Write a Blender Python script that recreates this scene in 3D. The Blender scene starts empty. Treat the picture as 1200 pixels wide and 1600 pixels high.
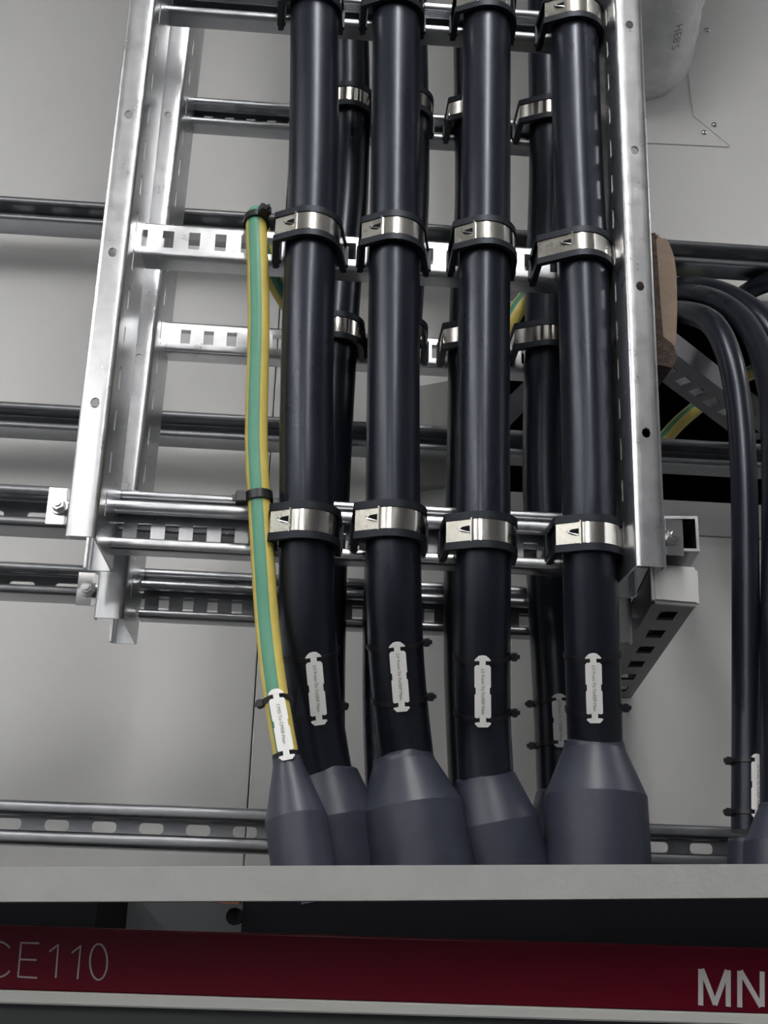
import bpy, bmesh, math, random
from mathutils import Vector, Matrix
random.seed(7)
scene = bpy.context.scene
C = scene.collection
PI = math.pi

# ------------------------------------------------------------------ camera
F = 1898.0                                  # focal length in pixels of the 1200x1600 frame
CAM = Vector((0.0, 0.0, 1.62))
c_up = Vector((182, 5630, -F)).normalized()          # world up seen by the camera
c_dp = Vector((-142, -635, -F))                      # world depth (into the wall)
c_dp = (c_dp - c_up * c_dp.dot(c_up)).normalized()
c_rt = c_dp.cross(c_up).normalized()
ROT = Matrix((c_rt, c_dp, c_up))                     # camera -> world
cd = bpy.data.cameras.new('camera'); cam = bpy.data.objects.new('camera', cd); C.objects.link(cam)
cd.sensor_fit = 'VERTICAL'; cd.sensor_height = 36.0; cd.lens = F / 1600 * 36
cd.clip_start = 0.05
cam.matrix_world = Matrix.Translation(CAM) @ ROT.to_4x4()
scene.camera = cam

def P(px, py, Y):
    """point of the world at distance Y from the camera (along the wall normal) that shows at px, py"""
    d = ROT @ Vector(((px - 600) / F, (800 - py) / F, -1))
    return CAM + d * (Y / d.y)

# ------------------------------------------------------------------ world, exposure
w = bpy.data.worlds.new('world'); scene.world = w; w.use_nodes = True
w.node_tree.nodes['Background'].inputs[0].default_value = (0.75, 0.8, 0.9, 1)
w.node_tree.nodes['Background'].inputs[1].default_value = 0.12
scene.view_settings.view_transform = 'Standard'
scene.view_settings.look = 'None'
scene.view_settings.gamma = 1.0
scene.view_settings.use_curve_mapping = False
scene.view_settings.exposure = 0.95
LAMP = 16.0                                  # strength of the ceiling battens

# ------------------------------------------------------------------ materials
MATS = {}
def mat(name, col, rough=0.5, metal=0.0, var=0.0, vscale=30.0, bump=0.0, bscale=200.0, rvar=0.0, spec=0.5,
        emit=None, estr=0.0, stretch=(1, 1, 1), coat=0.0, tint=None):
    m = bpy.data.materials.new(name); m.use_nodes = True
    nt = m.node_tree; b = nt.nodes['Principled BSDF']
    b.inputs['Base Color'].default_value = (*col, 1)
    b.inputs['Roughness'].default_value = rough
    b.inputs['Metallic'].default_value = metal
    b.inputs['Specular IOR Level'].default_value = spec
    b.inputs['Coat Weight'].default_value = coat
    if tint: b.inputs['Specular Tint'].default_value = (*tint, 1)
    if emit:
        b.inputs['Emission Color'].default_value = (*emit, 1); b.inputs['Emission Strength'].default_value = estr
    tc = nt.nodes.new('ShaderNodeTexCoord'); mp = nt.nodes.new('ShaderNodeMapping')
    mp.inputs['Scale'].default_value = stretch
    nt.links.new(tc.outputs['Object'], mp.inputs['Vector'])
    if var or rvar:
        n = nt.nodes.new('ShaderNodeTexNoise'); n.inputs['Scale'].default_value = vscale
        n.inputs['Detail'].default_value = 5; n.inputs['Roughness'].default_value = 0.65
        nt.links.new(mp.outputs[0], n.inputs['Vector'])
        if var:
            r = nt.nodes.new('ShaderNodeMapRange')
            r.inputs['From Min'].default_value = 0.3; r.inputs['From Max'].default_value = 0.7
            r.inputs['To Min'].default_value = 1 - var; r.inputs['To Max'].default_value = 1 + var
            nt.links.new(n.outputs['Fac'], r.inputs['Value'])
            mx = nt.nodes.new('ShaderNodeVectorMath'); mx.operation = 'SCALE'
            mx.inputs[0].default_value = col
            nt.links.new(r.outputs[0], mx.inputs['Scale'])
            nt.links.new(mx.outputs[0], b.inputs['Base Color'])
        if rvar:
            r2 = nt.nodes.new('ShaderNodeMapRange')
            r2.inputs['From Min'].default_value = 0.3; r2.inputs['From Max'].default_value = 0.7
            r2.inputs['To Min'].default_value = max(0.02, rough - rvar); r2.inputs['To Max'].default_value = rough + rvar
            nt.links.new(n.outputs['Fac'], r2.inputs['Value'])
            nt.links.new(r2.outputs[0], b.inputs['Roughness'])
    if bump:
        n2 = nt.nodes.new('ShaderNodeTexNoise'); n2.inputs['Scale'].default_value = bscale
        n2.inputs['Detail'].default_value = 3
        nt.links.new(mp.outputs[0], n2.inputs['Vector'])
        bp = nt.nodes.new('ShaderNodeBump'); bp.inputs['Strength'].default_value = bump
        bp.inputs['Distance'].default_value = 0.002
        nt.links.new(n2.outputs['Fac'], bp.inputs['Height'])
        nt.links.new(bp.outputs[0], b.inputs['Normal'])
    MATS[name] = m
    return m

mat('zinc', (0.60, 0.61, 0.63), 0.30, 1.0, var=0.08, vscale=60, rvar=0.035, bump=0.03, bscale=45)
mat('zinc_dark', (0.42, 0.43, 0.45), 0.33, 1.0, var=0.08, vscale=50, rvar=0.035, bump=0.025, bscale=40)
mat('steel', (0.74, 0.71, 0.66), 0.16, 1.0, rvar=0.05, vscale=80, bump=0.12, bscale=60, stretch=(1, 1, 0.15))
mat('steel_dull', (0.42, 0.41, 0.37), 0.28, 1.0, rvar=0.06, vscale=60)
mat('bolt', (0.80, 0.80, 0.80), 0.22, 1.0)
mat('wall', (0.84, 0.84, 0.835), 0.30, 0.0, var=0.02, vscale=3, spec=0.5)
mat('wall_room', (0.30, 0.31, 0.33), 0.6)
mat('wall_pale', (0.75, 0.75, 0.74), 0.6)
mat('ceiling', (0.62, 0.62, 0.62), 0.8)
mat('floor', (0.05, 0.052, 0.056), 0.5, var=0.1, vscale=6)
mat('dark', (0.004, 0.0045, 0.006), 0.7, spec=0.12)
mat('zinc_shaded', (0.20, 0.20, 0.22), 0.5, 0.9, var=0.1, vscale=40)  # zinc darkened: shade on arm underside and slanting bars put into the colour
mat('gap_shade_sheet', (0.045, 0.049, 0.053), 0.6)  # dark grey holding the shade seen through the cabinet gap
mat('cable', (0.0085, 0.0100, 0.0165), 0.31, 0.0, tint=(0.80, 0.88, 1.0), rvar=0.06, vscale=25, bump=0.05, bscale=26, stretch=(1, 1, 0.25))
mat('rubber', (0.008, 0.009, 0.013), 0.5, tint=(0.8, 0.88, 1.0), spec=0.4)
mat('nylon', (0.010, 0.010, 0.014), 0.38)
mat('boot', (0.035, 0.039, 0.060), 0.42, 0.0, var=0.12, vscale=40, bump=0.12, bscale=60)
mat('tag', (0.92, 0.92, 0.91), 0.45)
mat('ink', (0.24, 0.24, 0.25), 0.6)
mat('green', (0.09, 0.30, 0.20), 0.45, var=0.06, vscale=30)
mat('yellow', (0.70, 0.56, 0.14), 0.45, var=0.06, vscale=30)
mat('foam', (0.27, 0.20, 0.15), 0.85, var=0.12, vscale=60, bump=0.5, bscale=120)
mat('foam_edge', (0.07, 0.05, 0.04), 0.95, var=0.4, vscale=150, bump=1.0, bscale=200)
mat('foil', (0.66, 0.67, 0.67), 0.42, 0.2, var=0.12, vscale=28, bump=0.7, bscale=45)
mat('quilt', (0.42, 0.43, 0.41), 0.6, var=0.06, vscale=40, bump=0.6, bscale=120, stretch=(1, 1, 0.1))
mat('frame_paint', (0.40, 0.41, 0.40), 0.42, 0.0, var=0.05, vscale=40, bump=0.08, bscale=300)
mat('red', (0.115, 0.0018, 0.012), 0.34, spec=0.22)
mat('strip', (0.62, 0.62, 0.60), 0.4)
mat('charcoal', (0.045, 0.05, 0.052), 0.45)
mat('engrave', (0.42, 0.36, 0.37), 0.5)
mat('print', (0.60, 0.58, 0.58), 0.5)
mat('plastic', (0.66, 0.66, 0.65), 0.4)
mat('lamp_body', (0.7, 0.7, 0.7), 0.5)
mat('copper', (0.45, 0.2, 0.14), 0.35, 1.0)
mat('lamp_glow', (0.9, 0.9, 0.9), 0.5, emit=(1.0, 0.985, 0.96), estr=LAMP)

# ------------------------------------------------------------------ mesh helpers
def finish(name, bm, mats, parent=None, angle=35):
    bmesh.ops.recalc_face_normals(bm, faces=bm.faces)
    me = bpy.data.meshes.new(name); bm.to_mesh(me); bm.free()
    if not isinstance(mats, (list, tuple)): mats = [mats]
    for m in mats: me.materials.append(MATS[m])
    for p in me.polygons: p.use_smooth = True
    me.set_sharp_from_angle(angle=math.radians(angle))
    o = bpy.data.objects.new(name, me); C.objects.link(o)
    if parent: o.parent = parent; o.matrix_parent_inverse = parent.matrix_world.inverted()
    return o

def tag(o, label, cat, group=None):
    o['label'] = label; o['category'] = cat
    if group: o['group'] = group
    return o

def struct(o):
    o['kind'] = 'structure'; return o

def empty(name, loc):
    o = bpy.data.objects.new(name, None); C.objects.link(o)
    o.location = loc; o.empty_display_size = 0.05
    o.matrix_world = Matrix.Translation(loc)
    return o

X_, Y_, Z_ = Vector((1, 0, 0)), Vector((0, 1, 0)), Vector((0, 0, 1))

def fbox(bm, O, U, V, N, u0, u1, v0, v1, n0, n1):
    vs = [bm.verts.new(O + U * u + V * v + N * n) for n in (n0, n1) for v in (v0, v1) for u in (u0, u1)]
    for q in ((0, 1, 3, 2), (4, 6, 7, 5), (0, 4, 5, 1), (2, 3, 7, 6), (0, 2, 6, 4), (1, 5, 7, 3)):
        bm.faces.new([vs[i] for i in q])

def box(bm, x0, x1, y0, y1, z0, z1):
    fbox(bm, Vector((0, 0, 0)), X_, Y_, Z_, x0, x1, y0, y1, z0, z1)

def rounded(pts, r, n=4):
    pts = [Vector(p) for p in pts]; out = [pts[0]]
    for i in range(1, len(pts) - 1):
        a, b, c = pts[i - 1], pts[i], pts[i + 1]
        d1 = (a - b); d2 = (c - b); rr = min(r, d1.length * 0.49, d2.length * 0.49)
        d1.normalize(); d2.normalize()
        p1 = b + d1 * rr; p2 = b + d2 * rr
        for k in range(n + 1):
            t = k / n
            out.append(p1 * (1 - t) ** 2 + b * 2 * t * (1 - t) + p2 * t * t)
    out.append(pts[-1]); return out

def offset_poly(path, t):
    L, R = [], []
    for i, p in enumerate(path):
        d = Vector((0, 0))
        if i > 0: d += (p - path[i - 1]).normalized()
        if i < len(path) - 1: d += (path[i + 1] - p).normalized()
        d.normalize(); n = Vector((-d.y, d.x))
        L.append(p + n * t / 2); R.append(p - n * t / 2)
    return L + R[::-1]

def extrude_poly(bm, poly, O, U, V, W, w0, w1):
    a = [bm.verts.new(O + U * p[0] + V * p[1] + W * w0) for p in poly]
    b = [bm.verts.new(O + U * p[0] + V * p[1] + W * w1) for p in poly]
    n = len(poly)
    for i in range(n):
        j = (i + 1) % n
        bm.faces.new((a[i], a[j], b[j], b[i]))
    bm.faces.new(a[::-1]); bm.faces.new(b)

def strip(bm, pts, t, r, O, U, V, W, w0, w1, n=4):
    """a bent sheet: polyline pts in the U,V plane with rounded bends, thickness t, extruded along W"""
    path = rounded(pts, r, n)
    A = offset_poly(path, t); m = len(path)
    a = [bm.verts.new(O + U * p[0] + V * p[1] + W * w0) for p in A]
    b = [bm.verts.new(O + U * p[0] + V * p[1] + W * w1) for p in A]
    k = len(A)
    for i in range(k):
        j = (i + 1) % k
        bm.faces.new((a[i], a[j], b[j], b[i]))
    for i in range(m - 1):
        for v in (a, b):
            bm.faces.new((v[i], v[i + 1], v[k - 2 - i], v[k - 1 - i]))

def hole_plate(bm, O, U, V, N, u0, u1, v0, v1, t, rx, ry):
    """small plate with an eight sided hole, centred in the plate"""
    cu, cv = (u0 + u1) / 2, (v0 + v1) / 2
    outer = [(u1, cv), (u1, v1), (cu, v1), (u0, v1), (u0, cv), (u0, v0), (cu, v0), (u1, v0)]
    inner = [(cu + rx * math.cos(k * PI / 4), cv + ry * math.sin(k * PI / 4)) for k in range(8)]
    lay = []
    for n in (-t / 2, t / 2):
        lay.append(([bm.verts.new(O + U * p[0] + V * p[1] + N * n) for p in outer],
                    [bm.verts.new(O + U * p[0] + V * p[1] + N * n) for p in inner]))
    for o, i in lay:
        for k in range(8):
            j = (k + 1) % 8; bm.faces.new((o[k], o[j], i[j], i[k]))
    for k in range(8):
        j = (k + 1) % 8
        bm.faces.new((lay[0][1][k], lay[0][1][j], lay[1][1][j], lay[1][1][k]))

def catmull(pts, seg=8):
    pts = [Vector(p) for p in pts]; out = []
    q = [pts[0] * 2 - pts[1]] + pts + [pts[-1] * 2 - pts[-2]]
    for i in range(1, len(q) - 2):
        p0, p1, p2, p3 = q[i - 1:i + 3]
        for k in range(seg):
            t = k / seg
            out.append(0.5 * ((2 * p1) + (p2 - p0) * t + (2 * p0 - 5 * p1 + 4 * p2 - p3) * t * t
                              + (3 * p1 - p0 - 3 * p2 + p3) * t ** 3))
    out.append(pts[-1]); return out

def tube(bm, path, rad, n=28, mi=None, cap=True):
    """round tube along path; rad a number or list; mi(k) gives the material of strip k"""
    m = len(path)
    if not isinstance(rad, (list, tuple)): rad = [rad] * m
    t = (path[1] - path[0]).normalized()
    ref = Vector((0, -1, 0)) if abs(t.y) < 0.9 else Vector((0, 0, 1))
    u = (ref - t * ref.dot(t)).normalized()
    rings = []
    for i in range(m):
        if i == 0: t = path[1] - path[0]
        elif i == m - 1: t = path[-1] - path[-2]
        else: t = path[i + 1] - path[i - 1]
        t.normalize(); u = (u - t * u.dot(t)).normalized(); v = t.cross(u)
        rings.append([bm.verts.new(path[i] + (u * math.cos(a) + v * math.sin(a)) * rad[i])
                      for a in [2 * PI * k / n for k in range(n)]])
    for i in range(m - 1):
        for k in range(n):
            j = (k + 1) % n
            f = bm.faces.new((rings[i][k], rings[i][j], rings[i + 1][j], rings[i + 1][k]))
            if mi: f.material_index = mi(k)
    if cap:
        bm.faces.new(rings[0][::-1]); bm.faces.new(rings[-1])

def cyl(bm, A, B, r, n=16): tube(bm, [Vector(A), Vector(B)], r, n)

def text_mesh(bm, s, O, U, V, N, size, depth=0.0002, center=True):
    cu = bpy.data.curves.new('t', 'FONT'); cu.body = s; cu.size = size
    cu.align_x = 'CENTER' if center else 'LEFT'; cu.align_y = 'CENTER'
    ob = bpy.data.objects.new('t', cu); C.objects.link(ob)
    dg = bpy.context.evaluated_depsgraph_get()
    me = bpy.data.meshes.new_from_object(ob.evaluated_get(dg))
    base = len(bm.verts)
    vs = [bm.verts.new(O + U * v.co.x + V * v.co.y + N * depth) for v in me.vertices]
    for p in me.polygons:
        try: bm.faces.new([vs[i] for i in p.vertices])
        except ValueError: pass
    bpy.data.objects.remove(ob); bpy.data.curves.remove(cu); bpy.data.meshes.remove(me)

# ------------------------------------------------------------------ the room
YW = 1.65                                   # face of the back wall
ZC = 3.25
XL, XR, YF = -2.6, 3.0, -3.2
def plain(name, m, *b):
    bm = bmesh.new(); box(bm, *b); return struct(finish(name, bm, m))
plain('floor', 'floor', XL, XR, YF, YW + 0.7, -0.06, 0)
plain('ceiling', 'ceiling', XL, XR, YF, YW + 0.7, ZC, ZC + 0.06)
plain('wall_left', 'wall_pale', XL - 0.06, XL, YF, YW + 0.7, 0, ZC)
plain('wall_right', 'wall_room', XR, XR + 0.06, YF, YW + 0.7, 0, ZC)
plain('wall_front', 'wall_room', XL, XR, YF - 0.06, YF, 0, ZC)

wb = empty('wall_back', (0, YW, 0)); wb['kind'] = 'structure'
seam = P(394, 1150, YW).x
ox0, ox1 = P(796, 650, YW).x, P(1290, 650, YW).x
oz0, oz1 = P(1100, 783, YW).z, P(1100, 466, YW).z
hz = P(1110, 838, YW).z
g = 0.0008
def panel(x0, x1, z0, z1):
    bm = bmesh.new(); box(bm, x0 + g, x1 - g, YW, YW + 0.05, z0 + g, z1 - g)
    bmesh.ops.bevel(bm, geom=bm.edges[:], offset=0.0012, segments=1, affect='EDGES')
    finish('panel', bm, 'wall', wb)
panel(XL, seam, 0, ZC)
panel(seam, ox0, 0, ZC)
panel(ox0, ox1, oz1, ZC)
panel(ox0, ox1, hz, oz0)
panel(ox0, ox1, 0, hz)
panel(ox1, XR, 0, ZC)
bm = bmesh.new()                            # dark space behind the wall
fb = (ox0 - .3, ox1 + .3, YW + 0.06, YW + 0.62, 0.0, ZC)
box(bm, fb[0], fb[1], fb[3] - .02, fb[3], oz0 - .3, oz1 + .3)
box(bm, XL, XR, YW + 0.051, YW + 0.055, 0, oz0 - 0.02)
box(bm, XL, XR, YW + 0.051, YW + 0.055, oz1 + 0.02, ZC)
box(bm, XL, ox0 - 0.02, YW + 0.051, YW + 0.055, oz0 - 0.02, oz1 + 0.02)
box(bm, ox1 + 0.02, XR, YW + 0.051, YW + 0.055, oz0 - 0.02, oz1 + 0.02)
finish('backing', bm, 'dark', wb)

# ------------------------------------------------------------------ ceiling lamps
def lamp(x, y0, y1, label):
    e = empty('ceiling_lamp', (x, (y0 + y1) / 2, ZC)); tag(e, label, 'lamp', 'ceiling lamps')
    bm = bmesh.new(); box(bm, x - .05, x + .05, y0, y1, ZC - .035, ZC - .0005)
    finish('housing', bm, 'lamp_body', e)
    bm = bmesh.new()
    strip(bm, [(-.06, 0), (-.05, -.03), (.05, -.03), (.06, 0)], .003, .02, Vector((x, 0, ZC - .037)), X_, Z_, Y_, y0, y1)
    finish('diffuser', bm, 'lamp_glow', e)
lamp(0.12, -1.5, 0.8, 'linear white ceiling lamp in the middle, above the cable ladder')
lamp(1.7, 0.8, 1.15, 'short white ceiling lamp to the right, close to the wall')
lamp(-1.75, -1.8, 0.5, 'linear white ceiling lamp left of the cable ladder')
lamp(-1.0, -3.0, -1.75, 'added unseen linear fill lamp behind the photographer')  # added out of view to strengthen the light from the front

# ------------------------------------------------------------------ channels
def channel_x(name, x0, x1, yf, z0, h, d, lip, open_front, hw, hh, pitch, start, m, t=0.0022, r=0.004, parent=None,
              hz=0.5, rc=0.0):
    """C section running along X. yf = nearest face, z0 = underside; slots (hw x hh) in the web"""
    bm = bmesh.new(); O = Vector((0, yf, z0))
    wy, oy = (d, 0) if open_front else (0, d)
    inw = 0.008 if open_front else -0.008
    c = h * hz
    top = [(oy + inw, h - lip), (oy, h - lip), (oy, h), (wy, h), (wy, c + hh / 2)] if open_front else \
          [(oy, h - lip), (oy, h), (wy, h), (wy, c + hh / 2)]
    bot = [(wy, c - hh / 2), (wy, 0), (oy, 0), (oy, lip), (oy + inw, lip)] if open_front else \
          [(wy, c - hh / 2), (wy, 0), (oy, 0), (oy, lip)]
    strip(bm, top, t, r, O, Y_, Z_, X_, x0, x1)
    strip(bm, bot, t, r, O, Y_, Z_, X_, x0, x1)
    def bar_(a, b):
        if not rc or a <= x0 or b >= x1:
            box(bm, a, b, yf + wy - t / 2, yf + wy + t / 2, z0 + c - hh / 2, z0 + c + hh / 2); return
        H = hh / 2; q = [k * PI / 8 for k in range(5)]      # web between two slots with rounded corners
        pl = [(a - rc + rc * math.sin(k), H - rc + rc * math.cos(k)) for k in q] + [(a - rc + rc * math.cos(k), -H + rc - rc * math.sin(k)) for k in q]
        pr = [(b + rc - rc * math.sin(k), -H + rc - rc * math.cos(k)) for k in q] + [(b + rc - rc * math.cos(k), H - rc + rc * math.sin(k)) for k in q]
        extrude_poly(bm, pl + pr, Vector((0, yf + wy, z0 + c)), X_, Z_, Y_, -t / 2, t / 2)
    x = start
    while x > x0: x -= pitch
    prev = x0
    while x < x1 + pitch:
        a, b = max(prev, x0), min(x, x1)
        if b > a: bar_(a, b)
        prev = x + hw; x += pitch
    if prev < x1: bar_(prev, x1)
    return finish(name, bm, m, parent)

def rail(name, parent, xo, s, wd, yf, d, z0, z1, holes, m, lip=0.010, t=0.0022, slots=True):
    """C section upright; xo outer face, s = +1 when the inside lies towards +X"""
    bm = bmesh.new(); O = Vector((xo, yf, 0)); U = X_ * s
    mid = wd * 0.5; hv = 0.0048
    strip(bm, [(0, lip), (0, 0), (mid - hv, 0)], t, .005, O, U, Y_, Z_, z0, z1)
    sl0, sl1 = 0.030, 0.036                      # slots in the web, one third back from the front
    strip(bm, [(mid + hv, 0), (wd, 0), (wd, sl0)], t, .005, O, U, Y_, Z_, z0, z1)
    strip(bm, [(wd, sl1), (wd, d), (0, d), (0, d - lip)], t, .005, O, U, Y_, Z_, z0, z1)
    z = z0 + .030; prev = z0
    while z < z1:
        fbox(bm, O, U, Y_, Z_, wd - t / 2, wd + t / 2, sl0, sl1, prev, z)
        prev = z + .022; z += .041
    if prev < z1: fbox(bm, O, U, Y_, Z_, wd - t / 2, wd + t / 2, sl0, sl1, prev, z1)
    prev = z0
    for hzv in sorted(holes):
        fbox(bm, O, U, Y_, Z_, mid - hv, mid + hv, -t / 2, t / 2, prev, hzv - .008)
        hole_plate(bm, O, U, Z_, Y_, mid - hv, mid + hv, hzv - .008, hzv + .008, t, .0042, .0052)
        prev = hzv + .008
    fbox(bm, O, U, Y_, Z_, mid - hv, mid + hv, -t / 2, t / 2, prev, z1)
    return finish(name, bm, m, parent, 25)

# ---- front ladder
YA, DA = 1.0, 0.108
ztop = ZC - .02
xa0 = P(155, 400, YA).x; xa1 = P(1019, 400, YA).x; WA = 0.0262; WAL = 0.0238
za_l = P(120, 838, YA).z; za_r = P(1020, 885, YA).z
lad = empty('cable_ladder', (0, YA, za_l))
tag(lad, 'front galvanised cable ladder with bright side rails, carrying four thick black cables', 'cable ladder', 'cable ladders')
rail('side_rail', lad, xa0, 1, WAL, YA, DA, za_l, ztop, [P(200, 180, YA).z, P(175, 395, YA).z, P(145, 630, YA).z], 'zinc')
rail('side_rail', lad, xa1, -1, WA, YA, DA, za_r, ztop,
     [P(985, 40, YA).z, P(992, 236, YA).z, P(1003, 448, YA).z, P(1012, 677, YA).z], 'zinc')
YR = 1.083                                  # nearest face of the rungs
RD = 0.024
zr1 = P(300, 404, YR).z
hr1 = P(300, 353, YR).z - zr1
ri0, ri1 = xa0 + WAL + .0012, xa1 - WA - .0012
channel_x('rung', ri0, ri1, YR, zr1, hr1, RD, .001, False, .0112, .019, .0262, P(253, 385, YR).x, 'zinc', parent=lad, hz=.52)
zr2 = P(300, 861, YR - .004).z
hr2 = P(300, 787, YR - .004).z - zr2
channel_x('rung', ri0, ri1, YR - .004, zr2, hr2, RD, .0095, True, .013, .018, .0262, P(213, 840, YR + .02).x, 'zinc', parent=lad, hz=.5)
zr0 = P(300, 20, YR).z
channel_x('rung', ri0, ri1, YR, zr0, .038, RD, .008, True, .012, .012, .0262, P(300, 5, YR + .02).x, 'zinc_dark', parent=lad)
if zr0 + .34 < ztop: channel_x('rung', ri0, ri1, YR, zr0 + .29, .038, RD, .001, False, .0112, .019, .0262, ri0 + .02, 'zinc', parent=lad)

# ---- rear ladder
YB, DB = 1.16, 0.115
xb0 = P(233, 300, YB).x; WB = 0.0262
xb1 = xb0 + (xa1 - xa0)
zb = P(170, 966, YB).z
ztb = ZC - .02
rear = empty('cable_ladder', (0, YB, zb))
tag(rear, 'rear galvanised cable ladder, half hidden behind the front ladder and its cables', 'cable ladder', 'cable ladders')
rl = rail('side_rail', rear, xb0, 1, WB, YB, DB, zb, ztb, [P(243, 180, YB).z, P(212, 560, YB).z], 'zinc')
rail('side_rail', rear, xb1, -1, WB, YB, DB, zb, ztb, [], 'zinc')
zref = P(270, 50, YB).z                      # this rail stands slightly out of plumb
for v in rl.data.vertices: v.co.x += 0.0088 * (v.co.z - zref) / (zref - zb)
YRB = YB + DB - .028
rb0, rb1 = xb0 + WB - .0055, xb1 - WB - .0012
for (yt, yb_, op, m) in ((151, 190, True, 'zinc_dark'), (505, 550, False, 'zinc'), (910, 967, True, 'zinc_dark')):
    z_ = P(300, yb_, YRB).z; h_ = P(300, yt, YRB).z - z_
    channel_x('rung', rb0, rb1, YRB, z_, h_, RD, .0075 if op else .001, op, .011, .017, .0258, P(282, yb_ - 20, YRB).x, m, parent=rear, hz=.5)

# ---- horizontal strut channels on the wall and behind the ladders
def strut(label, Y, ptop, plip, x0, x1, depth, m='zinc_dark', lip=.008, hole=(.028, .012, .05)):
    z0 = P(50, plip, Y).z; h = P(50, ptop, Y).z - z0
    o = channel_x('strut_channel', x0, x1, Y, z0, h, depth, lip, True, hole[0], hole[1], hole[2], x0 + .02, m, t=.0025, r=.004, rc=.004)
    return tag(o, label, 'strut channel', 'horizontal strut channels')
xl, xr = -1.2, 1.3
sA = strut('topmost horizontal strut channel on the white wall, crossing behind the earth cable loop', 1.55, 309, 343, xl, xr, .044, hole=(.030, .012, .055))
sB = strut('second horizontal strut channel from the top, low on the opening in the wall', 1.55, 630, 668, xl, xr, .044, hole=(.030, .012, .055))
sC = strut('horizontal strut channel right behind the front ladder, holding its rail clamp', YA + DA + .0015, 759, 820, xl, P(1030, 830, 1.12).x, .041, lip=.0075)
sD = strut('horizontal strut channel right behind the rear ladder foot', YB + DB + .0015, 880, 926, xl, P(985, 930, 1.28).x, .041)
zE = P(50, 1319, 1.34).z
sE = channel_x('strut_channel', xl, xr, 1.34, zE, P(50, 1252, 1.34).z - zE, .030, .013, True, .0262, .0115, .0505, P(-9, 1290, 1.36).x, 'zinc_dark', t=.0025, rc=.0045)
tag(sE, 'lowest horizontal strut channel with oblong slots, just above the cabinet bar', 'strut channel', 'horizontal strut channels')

# ------------------------------------------------------------------ cables
RC = 0.0252
YC1, YC2 = YR - RC - .003, YRB - RC - .003
def boot_mesh(A, B, r0, r1, frac, wob=0.0):
    """sleeve from A (cable end) to B: short cuff, cone, then straight"""
    prof = [(0, r0 * 1.03), (.02, r0 * 1.10), (.05, r0 * 1.13), (frac, r1), (frac + .03, r1 * 1.002), (1, r1 * 1.03)]
    d = B - A; path, rad = [], []
    for i in range(len(prof) - 1):
        for k in range(3):
            t = k / 3
            path.append(A + d * (prof[i][0] * (1 - t) + prof[i + 1][0] * t)); rad.append(prof[i][1] * (1 - t) + prof[i + 1][1] * t)
    path.append(B); rad.append(prof[-1][1])
    bm = bmesh.new(); tube(bm, path, rad, 64)
    # uneven cut edge of the sleeve
    for v in bm.verts:
        s = (v.co - A).dot(d.normalized())
        if s < 0.002: v.co += d.normalized() * r0 * .05 * (math.sin(3 * math.atan2(v.co.x - A.x, v.co.y - A.y) + A.x * 90) + .5 * math.sin(8 * math.atan2(v.co.x - A.x, v.co.y - A.y)))
    return bm

def lean(py):
    """below the last rung the cables lean back towards the wall"""
    return 0.055 * max(0.0, min(1.0, (py - 880) / 300.0)) ** 1.3

def cable(label, pts, Y, r, boot=None, group='black power cables', m='cable', back=0.0):
    """pts: (px, py[, Y])"""
    W = [P(p[0], p[1], p[2] if len(p) > 2 else Y + lean(p[1]) * back) for p in pts]
    e = empty('power_cable', W[-1]); tag(e, label, 'cable', group)
    if W[0].z > 2.6 and W[0].z < ZC - .02: W.insert(0, Vector((W[0].x, W[0].y, ZC - .02)))   # on up to the ceiling
    bm = bmesh.new(); tube(bm, catmull(W, 8), r, 32)
    finish('sheath', bm, m, e, 60)
    if boot:
        a, b, r0, r1, fr, yb_ = boot
        A = P(a[0], a[1], yb_[0]); B = P(b[0], b[1], yb_[1])
        finish('heat_shrink_boot', boot_mesh(A, B, r0, r1, fr), 'boot', e, 9)
    return W

front = {}
front[1] = cable('leftmost thick black cable on the front ladder, next to the green and yellow cable',
    [(491, -160), (491, 0), (491, 150), (489, 300), (482, 480), (479, 640), (479, 800), (480, 960), (490, 1100), (508, 1220), (520, 1300)], YC1, RC,
    ((511, 1206), (545, 1420), RC, .0385, .34, (YC1 + .055, YC1 + .055)), back=1)
front[2] = cable('second thick black cable on the front ladder, with the widest grey boot',
    [(619, -160), (619, 0), (618, 200), (616, 450), (614, 700), (615, 900), (618, 1010), (625, 1100), (636, 1200), (645, 1300)], YC1, RC,
    ((629, 1182), (666, 1420), RC, .0472, .36, (YC1 + .052, YC1 + .04)), back=1)
front[3] = cable('third thick black cable on the front ladder, with a short grey boot',
    [(761, -160), (761, 0), (759, 250), (757, 450), (755, 700), (755, 900), (754, 1050), (756, 1150), (764, 1300)], YC1, RC,
    ((757, 1212), (800, 1420), RC, .0395, .37, (YC1 + .055, YC1 + .055)), back=1)
front[4] = cable('rightmost thick black cable on the front ladder, with a scuffed grey boot',
    [(890, -160), (896, 0), (903, 250), (912, 450), (919, 700), (921, 850), (925, 1000), (928, 1100), (931, 1200), (934, 1300)], YC1, RC,
    ((928, 1160), (936, 1420), RC, .0460, .34, (YC1 + .052, YC1 + .043)), back=1)
rearp = {}
rearp[1] = cable('rear ladder black cable seen between the first and second front cables',
    [(541, -120), (543, 0), (545, 150), (542, 300), (530, 440), (519, 600), (510, 760), (503, 950), (500, 1100), (500, 1240)], YC2, RC,
    ((500, 1230), (512, 1420), RC, .036, .4, (YC2, YC2)))
rearp[2] = cable('rear ladder black cable hidden behind the second front cable',
    [(633, -120), (635, 0), (637, 150), (637, 300), (628, 450), (618, 600), (609, 800), (605, 1000), (606, 1120), (612, 1260)], YC2, RC,
    ((611, 1250), (622, 1420), RC, .036, .4, (YC2, YC2)))
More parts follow.
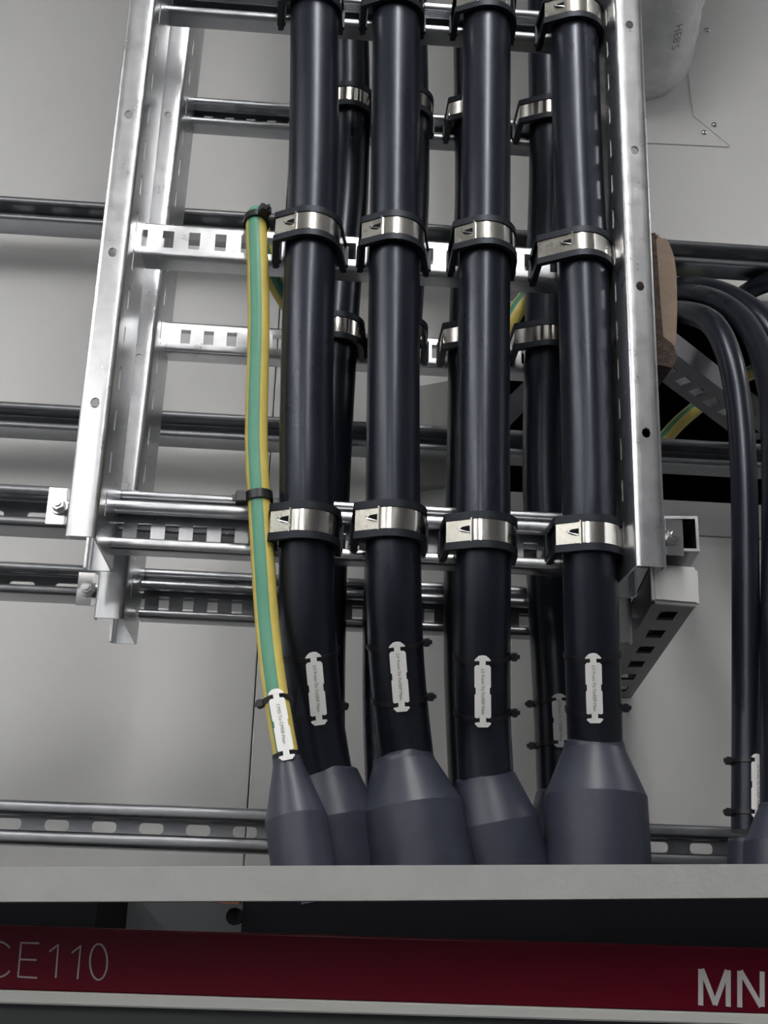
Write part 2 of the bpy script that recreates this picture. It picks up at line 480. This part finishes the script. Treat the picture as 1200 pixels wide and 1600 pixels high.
rearp[3] = cable('rear ladder black cable hidden behind the third front cable',
    [(736, -120), (739, 0), (742, 150), (744, 320), (737, 480), (734, 700), (731, 900), (732, 1050), (739, 1200), (742, 1260)], YC2, RC,
    ((742, 1250), (752, 1420), RC, .036, .4, (YC2, YC2)))
rearp[4] = cable('rear ladder black cable seen between the third and fourth front cables',
    [(854, -120), (857, 60), (860, 250), (856, 440), (854, 600), (853, 750), (860, 900), (866, 1000), (872, 1100), (879, 1240)], YC2, RC,
    ((881, 1236), (884, 1420), RC, .036, .3, (YC2, YC2)))

# ---- cable cleats: rubber liner, steel band and buckle
def cleat(label, X, Yc, Z, r, yr, al, ar, group, buckle=True, tilt=0.0, hb=0.020, roll=0.0):
    e = empty('cable_cleat', (X, yr, Z)); tag(e, label, 'cable cleat', group)
    O = Vector((X, Yc, Z))
    Rm = Matrix.Rotation(tilt, 3, 'X') @ Matrix.Rotation(roll, 3, 'Y')
    U, V, W = Rm @ X_, Rm @ Y_, Rm @ Z_
    TH = math.radians(242)
    def path(rr, a0=None, n=26):
        """left foot, elbow, straight run to the cable, arc over the front, straight run to the right foot"""
        yb_ = yr - Yc
        A = Vector((ar + (rr - r), yb_)); dd = max(A.length, rr * 1.001)
        tr = math.atan2(A.y, A.x) - math.acos(rr / dd)
        while tr < TH: tr += 2 * PI
        lx = al + (rr - r)
        t0 = Vector((rr * math.cos(TH), rr * math.sin(TH))); dr = Vector((math.sin(TH), -math.cos(TH)))
        s_ = max(.001, (lx + t0.x) / -dr.x); el = t0 + dr * s_
        pts = [] if a0 is not None else [Vector((-lx, yb_)), el]
        st = TH if a0 is None else a0
        for k in range(n + 1):
            a = st + (tr - st) * k / n; pts.append(Vector((rr * math.cos(a), rr * math.sin(a))))
        pts.append(A)
        return pts, el, tr
    def sheet(bm, pts, t, w0, w1): strip(bm, [tuple(p) for p in pts], t, .0001, O, U, V, W, w0, w1, n=1)
    bm = bmesh.new(); lw = hb * .5 + .006
    p, tl, tr = path(r + .0015); sheet(bm, p, .003, -lw, lw)
    p2, _, _ = path(r + .0036)
    sheet(bm, p2, .0052, -lw - .0012, -hb / 2 - .0002); sheet(bm, p2, .0052, hb / 2 + .0002, lw + .0012)
    for ax in (-al - .003, ar + .003):       # hooked feet on the rung
        fbox(bm, O, U, V, W, ax - .0045, ax + .0045, yr - Yc - .006, yr - Yc - .0006, -.0115, .0115)
    finish('rubber_liner', bm, 'rubber', e)
    bm = bmesh.new()
    a0 = TH if buckle else None
    p3, _, _ = path(r + .0045, a0); sheet(bm, p3, .0014, -hb / 2, hb / 2)
    if buckle:
        a = p3[0]; fbox(bm, O, U, V, W, a.x - .0012, a.x + .0012, a.y - .0014, a.y + .0016, -hb / 2, hb / 2)
    finish('band', bm, 'steel', e)
    if buckle:
        bm = bmesh.new()
        _, A, _ = path(r + .0042)
        T0 = Vector(p3[0]); d = (A - T0); L = d.length; d.normalize(); nrm = Vector((d.y, -d.x))
        if nrm.y > 0: nrm = -nrm
        D3 = U * d.x + V * d.y; N3 = U * nrm.x + V * nrm.y
        B0 = O + U * T0.x + V * T0.y
        fbox(bm, B0, D3, W, N3, 0, L, -hb / 2 - .001, hb / 2 + .001, -.0008, .0006)
        fbox(bm, B0, D3, W, N3, -.0006, .0006, -hb / 2 - .001, hb / 2 + .001, -.0008, .0024)
        bk = finish('buckle', bm, 'steel_dull', e)
        bm = bmesh.new()
        poly = [(.002, .004), (.009, .0035), (.012, .001), (.009, -.001), (.002, -.002)]
        extrude_poly(bm, poly, B0, D3, W, N3, .0006, .0010)
        finish('keyhole', bm, 'dark', bk)
        bm = bmesh.new()
        q = [B0 + D3 * a_ + W * b_ + N3 * c_ for a_, b_, c_ in ((.013, .003, .001), (.011, .0005, .0022), (.007, -.001, .002), (.002, -.0025, .001))]
        tube(bm, catmull(q, 4), .0007, 6)
        finish('hook', bm, 'bolt', bk)
    return e

def xz(cx, py, Yc, Yfront):
    return P(cx, py, Yc).x, P(cx, py, Yfront).z
names = {1: 'first', 2: 'second', 3: 'third', 4: 'fourth'}
rows = {'top': ({1: (491, -29), 2: (619, -22), 3: (761, -12), 4: (896, 5)}, YR),
        'upper': ({1: (486, 349), 2: (617, 356), 3: (758, 363), 4: (908, 380)}, YR),
        'lower': ({1: (479, 812), 2: (614, 809), 3: (755, 827), 4: (921, 831)}, YR - .004)}
rowtxt = {'top': 'at the topmost rung', 'upper': 'at the bright slotted rung', 'lower': 'at the lower open rung'}
ALs = {('upper', 1): 1.18, ('upper', 2): 1.15, ('upper', 3): 1.12, ('upper', 4): 1.65,
       ('lower', 1): 1.10, ('lower', 2): 1.22, ('lower', 3): 1.25, ('lower', 4): 1.20}
for rn, (d, yr) in rows.items():
    for k, (px, py) in d.items():
        yf = YC1 - RC - .004
        x, z = xz(px, py, YC1, yf)
        cleat('steel band cleat on the %s front cable, %s' % (names[k], rowtxt[rn]),
              x, YC1, z, RC, yr, RC * ALs.get((rn, k), 1.2), RC * (1.25 if rn == 'upper' and k < 3 else 1.08), 'cleats on the front cables', tilt=math.radians(-6 if rn == 'upper' else 0))
rrows = {'upper': {1: (545, 146), 2: (637, 150), 3: (742, 163), 4: (859, 165)},
         'lower': {1: (526, 507), 2: (625, 512), 3: (736, 520), 4: (855, 519)}}
for rn, d in rrows.items():
    for k, (px, py) in d.items():
        x, z = xz(px, py, YC2, YC2 - RC - .004)
        cleat('steel cleat on the rear cable behind the %s front cable, %s' % (names[k], {'upper': 'upper row', 'lower': 'lower row'}[rn]),
              x, YC2, z, RC, YRB, RC * (1.35 if k == 4 else 1.12), RC * 1.1, 'cleats on the rear cables', buckle=False, hb=.018)

# ---- green and yellow earth cable
RE = 0.0106
def earth_mi(off, lo=-58, hi=28, n=28):
    def f(k):
        a = (math.degrees(2 * PI * (k + .5) / n) + off + 180) % 360 - 180
        return 0 if lo <= a <= hi or (a > 150 or a < -165) else 1
    return f
epts = [(474, 506, 1.165), (462, 488, 1.165), (436, 448, 1.155), (416, 398, 1.13), (404, 352, 1.112), (401, 338, 1.088), (400.5, 346, 1.068),
        (401, 375, 1.064), (403, 430, 1.062), (404, 520, 1.06), (401, 640, 1.058), (401, 710, 1.056), (406, 800, 1.052), (411, 880, 1.048), (418, 980, 1.044),
        (430, 1080, 1.036), (447, 1180, 1.03), (455, 1230, 1.028)]
W = [P(*p) for p in epts]
ee = empty('earth_cable', W[-1]); tag(ee, 'green and yellow striped earth cable looping over the slotted rung and hanging down', 'cable')
bm = bmesh.new(); tube(bm, catmull(W, 8), RE, 28, earth_mi(-177, -48, 14)); finish('sheath', bm, ['green', 'yellow'], ee, 60)
bm = boot_mesh(P(448, 1184, 1.03), P(484, 1420, 1.01), RE * 1.05, .0255, .42); finish('heat_shrink_boot', bm, 'boot', ee, 9)

def tie(parent, path_c, axis, r, headang, wdt=.0042, t=.0013, name='tie', hs=1.0, m='nylon'):
    """cable tie ring round a cable: centre, axis of the cable, radius"""
    bm = bmesh.new(); ax = axis.normalized()
    u = (X_ - ax * X_.dot(ax)).normalized(); v = ax.cross(u)
    n = 32; rings = []
    for k in range(n):
        a = 2 * PI * k / n; d = u * math.cos(a) + v * math.sin(a)
        rings.append([bm.verts.new(path_c + d * rr + ax * h) for rr, h in ((r, -wdt / 2), (r + t, -wdt / 2), (r + t, wdt / 2), (r, wdt / 2))])
    for k in range(n):
        j = (k + 1) % n
        for q in range(4):
            p = (q + 1) % 4; bm.faces.new((rings[k][q], rings[j][q], rings[j][p], rings[k][p]))
    a = math.radians(headang); d = u * math.cos(a) + v * math.sin(a); tt = ax.cross(d)
    hd = bmesh.new()
    O = path_c + d * (r + t)
    fbox(hd, O, tt, ax, d, -.0038 * hs, .0038 * hs, -.0034 * hs, .0034 * hs, -.0005, .0052 * hs)
    bmesh.ops.bevel(hd, geom=hd.edges[:], offset=.0008, segments=2, affect='EDGES')
    fbox(hd, O, tt, ax, d, .0 * hs, .0012 * hs, -.0018 * hs, .0018 * hs, 0, .0072 * hs)
    o = finish(name, bm, m, parent); finish('head', hd, m, o)
    return o

def at_px(pathW, py):
    """point and direction of a cable path at picture row py"""
    pts = catmull(pathW, 16); best = None
    for i in range(len(pts) - 1):
        c = ROT.transposed() @ (pts[i] - CAM); y = 800 - F * c.y / -c.z
        if best is None or abs(y - py) < best[0]: best = (abs(y - py), i)
    i = best[1]; return pts[i], (pts[i] - pts[i + 1]).normalized()

HALF = [(0, 1.0), (.22, .992), (.42, .955), (.50, .925), (.40, .922), (.19, .925), (.19, .865), (.40, .862), (.5, .835), (.5, .56), (.43, .55), (.43, .462),
        (.5, .45), (.5, .142), (.40, .125), (.20, .135), (.19, .068), (.46, .062), (.5, .048), (.32, .0)]
def cable_tag(label, pathW, r, ytop, ybot, heads, txt, side=0.0, wd=.0145, group='white cable tags'):
    pts = catmull(pathW, 24); mid = (ytop + ybot) / 2; best = None
    def row(p):
        c = ROT.transposed() @ (p - CAM); return 800 - F * c.y / -c.z
    for i in range(len(pts) - 1):
        T_ = pts[i]; ax_ = (pts[i] - pts[i + 1]).normalized()
        d_ = Vector((CAM.x, CAM.y, T_.z)) - T_; d_ = (d_ - ax_ * d_.dot(ax_)).normalized()
        d_ = Matrix.Rotation(math.radians(side), 3, ax_) @ d_
        k = abs(row(T_ + d_ * (r + .002)) - mid)
        if best is None or k < best[0]: best = (k, T_, ax_, d_)
    _, T, ax, Nn = best
    Uu = ax.cross(Nn).normalized()
    if Uu.x < 0: Uu = -Uu
    fp = T + Nn * (r + .002)
    L = (ybot - ytop) / (row(fp - ax * .5e-2) - row(fp + ax * .5e-2)) * 1e-2
    e = empty('cable_tag', T + Nn * (r + .0022)); tag(e, label, 'tag', group)
    O = T + Nn * (r + .0026) - ax * L / 2
    poly = [(x * wd, y * L) for x, y in HALF[:-1]] + [(.30 * wd, 0), (-.30 * wd, 0)] + [(-x * wd, y * L) for x, y in HALF[1:-1][::-1]]
    bm = bmesh.new(); extrude_poly(bm, poly, O, Uu, ax, Nn, -.0006, .0006)
    pl = finish('plate', bm, 'tag', e)
    bm = bmesh.new(); text_mesh(bm, txt, O + ax * L * .5 + Nn * .0008, -ax, Uu, Nn, .0040)
    finish('lettering', bm, 'ink', pl)
    for f, h in zip((.895, .10), heads):
        tie(e, T + ax * L * (f - .5), ax, r, h, name='tie')
    return e
txt = 'LV From To Tx/EEP Main'
cable_tag('white tag on the leftmost front cable, beside the earth cable', front[1], RC, 1020, 1134, (30, 20), txt, side=6)
cable_tag('white tag on the second front cable, the highest placed of the tags', front[2], RC, 1003, 1112, (-12, -12), txt, side=2)
cable_tag('white tag on the third front cable', front[3], RC, 1026, 1138, (-12, -12), txt, side=0)
cable_tag('white tag on the rightmost front cable, above the scuffed boot', front[4], RC, 1022, 1131, (35, -8), txt, side=1)
cable_tag('white tag on the rear cable, partly covered by the rightmost front cable', rearp[4], RC, 1084, 1168, (175, 175), txt, side=2)
cable_tag('white tag on the green and yellow earth cable', W, RE, 1075, 1186, (172, 60), 'CMSI To CMSB Main', side=0, wd=.0135)
c, ax = at_px(W, 776)
t1 = tie(None, c, ax, RE, 186, wdt=.0085, t=.0022, name='cable_tie', hs=1.6)
tag(t1, 'black nylon tie around the middle of the earth cable', 'cable tie', 'ties on the earth cable')
c, ax = at_px(W[5:], 349)
t2 = tie(None, c + Vector((0, 0, .001)), ax, RE, -60, wdt=.0085, t=.0024, name='cable_tie', hs=1.5)
tag(t2, 'black nylon tie holding the top loop of the earth cable to the rung', 'cable tie', 'ties on the earth cable')

# ---- second length of earth cable running behind
def earth2(label, pts, r=.010):
    Wp = [P(*p) for p in pts]
    bm = bmesh.new(); tube(bm, catmull(Wp, 8), r, 28, earth_mi(205, -50, 50)); o = finish('earth_cable', bm, ['green', 'yellow'], None, 60)
    tag(o, label, 'cable', 'earth cables in the background')
earth2('short stretch of yellow earth cable between the third and fourth front cables', [(760, 570, 1.283), (800, 497, 1.283), (825, 462, 1.283), (860, 415, 1.283), (900, 380, 1.283)], .0105)
earth2('dim earth cable slanting inside the wall opening', [(1000, 735, 1.78), (1050, 672, 1.78), (1085, 640, 1.79), (1130, 605, 1.80), (1200, 570, 1.82), (1260, 545, 1.85)], .012)

# ------------------------------------------------------------------ right hand side: cables out of the wall opening
RS = .0128
sb = cable('bent black cable sweeping out of the wall opening and down beside the ladder',
    [(960, 500, 1.62), (1030, 488, 1.45), (1078, 490, 1.30), (1115, 508, 1.24), (1140, 560, 1.21), (1155, 640, 1.20), (1162, 740, 1.19), (1165, 900, 1.185), (1166, 1100, 1.18), (1166, 1300, 1.17)], 1.2, .0142,
    ((1164, 1312), (1162, 1420), .0142, .016, .3, (1.17, 1.17)), 'black cables at the wall opening')
sc = cable('black cable at the right edge of the picture, running straight down',
    [(1010, 470, 1.66), (1090, 462, 1.46), (1160, 500, 1.36), (1200, 590, 1.28), (1211, 700, 1.22), (1212, 900, 1.18), (1212, 1100, 1.15), (1214, 1290, 1.12)], 1.2, .0150,
    ((1214, 1258), (1216, 1420), .0150, .030, .4, (1.12, 1.11)), 'black cables at the wall opening')
cable('thick upper black cable arching out of the wall opening',
    [(960, 485, 1.68), (1040, 458, 1.60), (1100, 456, 1.50), (1160, 480, 1.45), (1205, 525, 1.42), (1260, 620, 1.40), (1275, 900, 1.36), (1277, 1150, 1.31), (1277, 1420, 1.27)], 1.4, .0205, None, 'black cables at the wall opening')
cable('black cable crossing the upper right corner of the wall opening',
    [(1120, 500, 1.66), (1165, 458, 1.60), (1215, 438, 1.55), (1290, 432, 1.5), (1338, 480, 1.46), (1352, 620, 1.43), (1358, 900, 1.38), (1360, 1150, 1.31), (1360, 1420, 1.27)], 1.5, .014, None, 'black cables at the wall opening')
cable_tag('white tag on the bent cable at the right edge, above its boot', sb, .0142, 1180, 1282, (180, 180), txt, side=38, wd=.0135)

# ------------------------------------------------------------------ brackets, clamps, foam, duct
def clamp(label, px, py, Y, s, sc=1.0):
    o = P(px, py, Y); e = empty('rail_clamp', o); tag(e, label, 'clamp', 'rail clamps')
    bm = bmesh.new()
    strip(bm, [(-.014 * sc, .003), (.004 * sc, .003), (.011 * sc, -.007), (.016 * sc, -.007)], .003, .003, o, X_ * s, Y_, Z_, -.018 * sc, .018 * sc)
    finish('plate', bm, 'bolt', e)
    bm = bmesh.new(); cyl(bm, o + Vector((-.003 * s, .001, 0)), o + Vector((-.003 * s, -.0015, 0)), .0085 * sc, 20)
    finish('washer', bm, 'bolt', e)
    bm = bmesh.new(); cyl(bm, o + Vector((-.003 * s, -.001, 0)), o + Vector((-.003 * s, -.009, 0)), .0065 * sc, 6)
    cyl(bm, o + Vector((-.003 * s, -.008, 0)), o + Vector((-.003 * s, -.0115, 0)), .0038 * sc, 12)
    finish('bolt', bm, 'bolt', e)
clamp('bright bolted rail clamp left of the front ladder, on the strut', 97, 790, YA + DA - .004, 1)
clamp('bolted rail clamp at the foot of the rear ladder, mostly hidden', 141, 920, YB + DB - .004, 1)
clamp('bright bolted rail clamp right of the front ladder, at the open bracket end', 1046, 838, YA + DA - .010, -1)

def arm(label, c0, c1, Yf, yaw, L, cap, holes, m='zinc_shaded'):
    """square tube standing out from the wall; c0 = upper left, c1 = lower right picture corner of its front end"""
    a = P(*c0, Yf); b = P(*c1, Yf)
    wd, h = b.x - a.x, a.z - b.z
    O = Vector((a.x, Yf, b.z)); e = empty('support_arm', O); tag(e, label, 'bracket', 'support arms at the right rail')
    V = Vector((math.sin(yaw), math.cos(yaw), 0)); U = Vector((math.cos(yaw), -math.sin(yaw), 0)); t = .0028
    L = (YW - .001 - Yf) / V.y - wd * abs(math.sin(yaw))
    bm = bmesh.new()
    fbox(bm, O, U, V, Z_, 0, t, 0, L, 0, h); fbox(bm, O, U, V, Z_, wd - t, wd, 0, L, 0, h); fbox(bm, O, U, V, Z_, t, wd - t, 0, L, h - t, h)
    h0, h1 = wd * .30, wd * .70
    if holes:
        fbox(bm, O, U, V, Z_, t, h0, 0, L, 0, t); fbox(bm, O, U, V, Z_, h1, wd - t, 0, L, 0, t)
        v, prev = .030, 0
        while v < L:
            fbox(bm, O, U, V, Z_, h0, h1, prev, v, 0, t); prev = v + .036; v += .080
        fbox(bm, O, U, V, Z_, h0, h1, prev, L, 0, t)
    else: fbox(bm, O, U, V, Z_, t, wd - t, 0, L, 0, t)
    finish('channel', bm, m, e)
    if cap:
        bm = bmesh.new(); fbox(bm, O, U, V, Z_, -.001, wd + .001, -.012, 0, -.001, h + .001)
        for v in bm.verts:                       # pushed on a little askew
            v.co.z -= (v.co.x - O.x) * .07
        bmesh.ops.bevel(bm, geom=bm.edges[:], offset=.003, segments=2, affect='EDGES')
        finish('end_cap', bm, 'plastic', e)
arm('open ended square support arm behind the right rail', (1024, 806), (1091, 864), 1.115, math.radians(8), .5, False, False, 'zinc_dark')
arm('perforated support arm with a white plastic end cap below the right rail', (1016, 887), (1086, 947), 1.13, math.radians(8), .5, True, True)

# brown foam block
bm = bmesh.new()
out = [(1021, 366), (1036, 369), (1049, 388), (1056, 420), (1058, 470), (1057, 520), (1054, 548), (1047, 542), (1030, 535), (1026, 480), (1023, 420)]
f3 = catmull([P(x, y, 1.115) for x, y in out + out[:1]], 4)[:-1]
poly = [(p.x, p.z) for p in f3]
extrude_poly(bm, poly, Vector((0, 1.115, 0)), X_, Z_, Y_, 0, .05)
bmesh.ops.bevel(bm, geom=[e for e in bm.edges if abs((e.verts[0].co - e.verts[1].co).y) < .001], offset=.004, segments=2, affect='EDGES')
e = empty('foam_block', P(1040, 550, 1.13)); tag(e, 'brown foam packing block squeezed behind the right rail', 'foam')
finish('face', bm, 'foam', e)
bm = bmesh.new()
out = [(945, 372), (1022, 368), (1026, 420), (1030, 480), (1034, 530), (1048, 540), (1056, 560), (1048, 578), (1030, 574), (945, 560)]
poly = [(P(x, y, 1.115).x, P(x, y, 1.115).z) for x, y in out]
extrude_poly(bm, poly, Vector((0, 1.1095, 0)), X_, Z_, Y_, 0, .045)
finish('torn_edge', bm, 'foam_edge', e)

# perforated bar slanting in the opening
def slant_bar(label, A, B, wd, h, m):
    d = (B - A); L = d.length; V = d.normalized(); U = V.cross(Z_).normalized(); N = U.cross(V)
    bm = bmesh.new(); t = .0025
    fbox(bm, A, U, V, N, 0, t, 0, L, 0, h); fbox(bm, A, U, V, N, wd - t, wd, 0, L, 0, h)
    h0, h1 = wd * .28, wd * .62
    fbox(bm, A, U, V, N, t, h0, 0, L, 0, t); fbox(bm, A, U, V, N, h1, wd - t, 0, L, 0, t)
    v, prev = .012, 0
    while v < L:
        fbox(bm, A, U, V, N, h0, h1, prev, v, 0, t); prev = v + .016; v += .029
    o = finish('slotted_bar', bm, m); tag(o, label, 'bar', 'slotted bars in the wall opening')
slant_bar('slotted steel bar slanting across the wall opening behind the bent cable', P(985, 560, 1.36), P(1165, 694, 1.50), .052, .03, 'zinc_shaded')
slant_bar('short slanting steel bar behind the fourth rear cable', P(770, 690, 1.60), P(850, 610, 1.62), .03, .03, 'zinc_shaded')
# grey quilted insulation panel standing in front of the wall
bm = bmesh.new()
poly = [(P(x, y, 1.615).x, P(x, y, 1.615).z) for x, y in ((585, 616), (705, 594), (712, 748), (600, 764))]
extrude_poly(bm, poly, Vector((0, 1.6155, 0)), X_, Z_, Y_, 0, .034)
tag(finish('insulation_panel', bm, 'quilt'), 'small grey ribbed insulation panel on the wall, seen between the second and third front cables', 'panel')

# duct in the upper right
De = empty('insulated_duct', P(1030, 110, YW)); tag(De, 'silver foil wrapped duct entering the wall at the upper right', 'duct')
dp = [P(1000, 85, 1.655), P(1002, 76, 1.62), P(1006, 46, 1.56), P(1020, -40, 1.47), P(1040, -160, 1.40), P(1060, -300, 1.36)]
dp.append(Vector((dp[-1].x + .02, dp[-1].y - .03, max(ZC + .03, dp[-1].z + .1))))
bm = bmesh.new(); pth = catmull(dp, 10)
rad = [.084 + .0012 * math.sin(i * 1.9) + .0008 * math.sin(i * .7) for i in range(len(pth))]
tube(bm, pth, rad, 48); dw = finish('foil_wrap', bm, 'foil', De, 60)
bm = bmesh.new()
i = 25; c = pth[i]; ax = (pth[i + 1] - pth[i - 1]).normalized()
to = (CAM - c); to = (to - ax * to.dot(ax)).normalized()
to = Matrix.Rotation(math.radians(36), 3, ax) @ to
if (to.x < 0): to = Matrix.Rotation(math.radians(-72), 3, ax) @ to
up = ax.cross(to).normalized()
text_mesh(bm, "HE8'S", c + to * .0868, -ax, up if up.x > 0 else -up, to, .019)
finish('lettering', bm, 'ink', dw)

# flashing plates round the duct, riveted to the wall
fl = empty('wall_flashing', P(1080, 200, YW)); tag(fl, 'flat white sheet metal flashing riveted to the wall around the duct', 'flashing')
def plate_px(pts, y, t, name, m, parent):
    bm = bmesh.new(); poly = [(P(a, b, y).x, P(a, b, y).z) for a, b in pts]
    extrude_poly(bm, poly, Vector((0, y, 0)), X_, Z_, Y_, 0, t)
    return finish(name, bm, m, parent)
plate_px([(1058, -120), (1073, 95), (1084, 181), (1141, 228), (1134, 120), (1118, -120)], YW - .0022, .0021, 'plate', 'wall', fl)
plate_px([(930, 172), (1083, 182), (1140, 229), (930, 219)], YW - .0026, .0025, 'plate', 'wall', fl)
for a, b in ((1105, 47), (1116, 195), (1100, 207)):
    o = P(a, b, YW - .003); bm = bmesh.new()
    tube(bm, [o + Vector((0, .001, 0)), o + Vector((0, -.001, 0)), o + Vector((0, -.0022, 0)), o + Vector((0, -.003, 0))], [.0052, .005, .0038, .0018], 16)
    finish('rivet', bm, 'bolt', fl)

# ------------------------------------------------------------------ switchgear cabinet in front
YBAR, YP = 0.86, 0.92
cb = empty('switchgear_cabinet', (0, YP, 0)); tag(cb, 'switchgear cabinet with a dark red header band and pale lettering', 'cabinet')
def quad_px(name, pts, y, t, m, bev=0.0, parent=cb):
    bm = bmesh.new(); poly = [(P(a, b, y).x, P(a, b, y).z) for a, b in pts]
    extrude_poly(bm, poly, Vector((0, y, 0)), X_, Z_, Y_, 0, t)
    if bev: bmesh.ops.bevel(bm, geom=bm.edges[:], offset=bev, segments=3, affect='EDGES')
    return finish(name, bm, m, parent)
ext = lambda y0, y1, x: y0 + (y1 - y0) * x / 1200
hdr = quad_px('header_panel', [(-700, ext(1446, 1482, -700)), (1900, ext(1446, 1482, 1900)), (1900, ext(1547, 1585, 1900)), (-700, ext(1547, 1585, -700))], YP, .02, 'red', .0012)
quad_px('trim_strip', [(-700, ext(1547, 1585, -700)), (1900, ext(1547, 1585, 1900)), (1900, ext(1568, 1603, 1900)), (-700, ext(1568, 1603, -700))], YP - .006, .026, 'strip', .001)
bm = bmesh.new(); zz = P(600, 1586, YP).z
hb_ = [(-700, ext(1568, 1603, -700)), (1900, ext(1568, 1603, 1900))]
p0, p1 = P(*hb_[0], YP), P(*hb_[1], YP)
extrude_poly(bm, [(p0.x, p0.z), (p1.x, p1.z), (p1.x, 0.0), (p0.x, 0.0)], Vector((0, YP, 0)), X_, Z_, Y_, 0, .018)
finish('door', bm, 'charcoal', cb)
# top of the cabinet and the dark cable entry boxes standing on it
zt = P(600, 1466, YP).z
def body(name, x0, x1, y0, y1, z0, z1, m): 
    bm = bmesh.new(); box(bm, x0, x1, y0, y1, z0, z1); return finish(name, bm, m, cb)
body('body', p0.x, p1.x, YP + .021, 1.32, 0, zt - .03, 'charcoal')
bx = P(378, 1430, .98).x
body('entry_box', bx, p1.x - .01, .985, 1.31, zt - .03, P(600, 1378, .985).z, 'dark')
bx2 = P(150, 1430, .98).x
body('entry_box', p0.x, bx2, .98, 1.31, zt - .03, P(100, 1378, .98).z, 'dark')
body('gap_shade_sheet', bx2 - .02, bx + .02, 1.16, 1.165, zt - .03, P(300, 1404, 1.16).z + .01, 'gap_shade_sheet')  # added sheet, its dark colour stands in for shaded wall behind the gap
bm = bmesh.new(); o = P(366, 1432, .98)
cyl(bm, o, o + Vector((0, .03, 0)), .0065, 10); cyl(bm, o + Vector((.0, .01, 0)), o + Vector((.012, .01, 0)), .004, 10)
finish('cable_gland', bm, 'dark', cb)
bm = bmesh.new(); a = P(345, 1408.5, .97); b = P(374, 1408.5, .97)
box(bm, a.x, b.x, .97, .995, a.z - .0016, a.z + .004); finish('copper_bar', bm, 'copper', cb)
bar = quad_px('frame_bar', [(-700, 1357), (0, 1354.5), (600, 1352), (1200, 1350), (1900, 1349), (1900, 1399), (1200, 1402.5), (600, 1407), (0, 1409), (-700, 1412)], YBAR, .055, 'frame_paint', .0022)

# lettering on the red band, built from strokes
def strokes(lines, wpx, mt):
    bm = bmesh.new(); y = YP - .0005
    for ln in lines:
        y -= .00004
        pts = [P(a, b, y) for a, b in ln]
        pts2 = [(p.x, p.z) for p in pts]
        wm = wpx * (P(601, 1520, y).x - P(600, 1520, y).x)
        strip(bm, pts2, wm, .00001, Vector((0, y, 0)), X_, Z_, Y_, 0, .0004, n=1)
    return finish('lettering', bm, mt, hdr)
def arc(cx, cy, rx, ry, a0, a1, n=20):
    return [(cx + rx * math.cos(math.radians(a0 + (a1 - a0) * k / n)), cy + ry * math.sin(math.radians(a0 + (a1 - a0) * k / n))) for k in range(n + 1)]
strokes([arc(-4, 1499, 25, 28, -40, -320), [(61, 1474), (33, 1473), (28, 1526), (58, 1528)], [(31, 1499), (57, 1500)],
         [(77, 1487), (91, 1476), (87, 1528)], [(112, 1489), (126, 1478), (121, 1530)], arc(154, 1503, 13.5, 28, 0, 360, 32)], 2.6, 'engrave')
strokes([[(1095, 1571), (1095, 1514)], [(1096.5, 1514), (1118, 1570)], [(1117, 1570), (1136.5, 1516)], [(1138, 1516), (1138, 1573)],
         [(1156, 1574), (1156, 1517)], [(1157, 1517), (1189.5, 1573)], [(1191, 1518), (1191, 1573)],
         [(1208, 1575), (1208, 1520)]], 8.0, 'print')
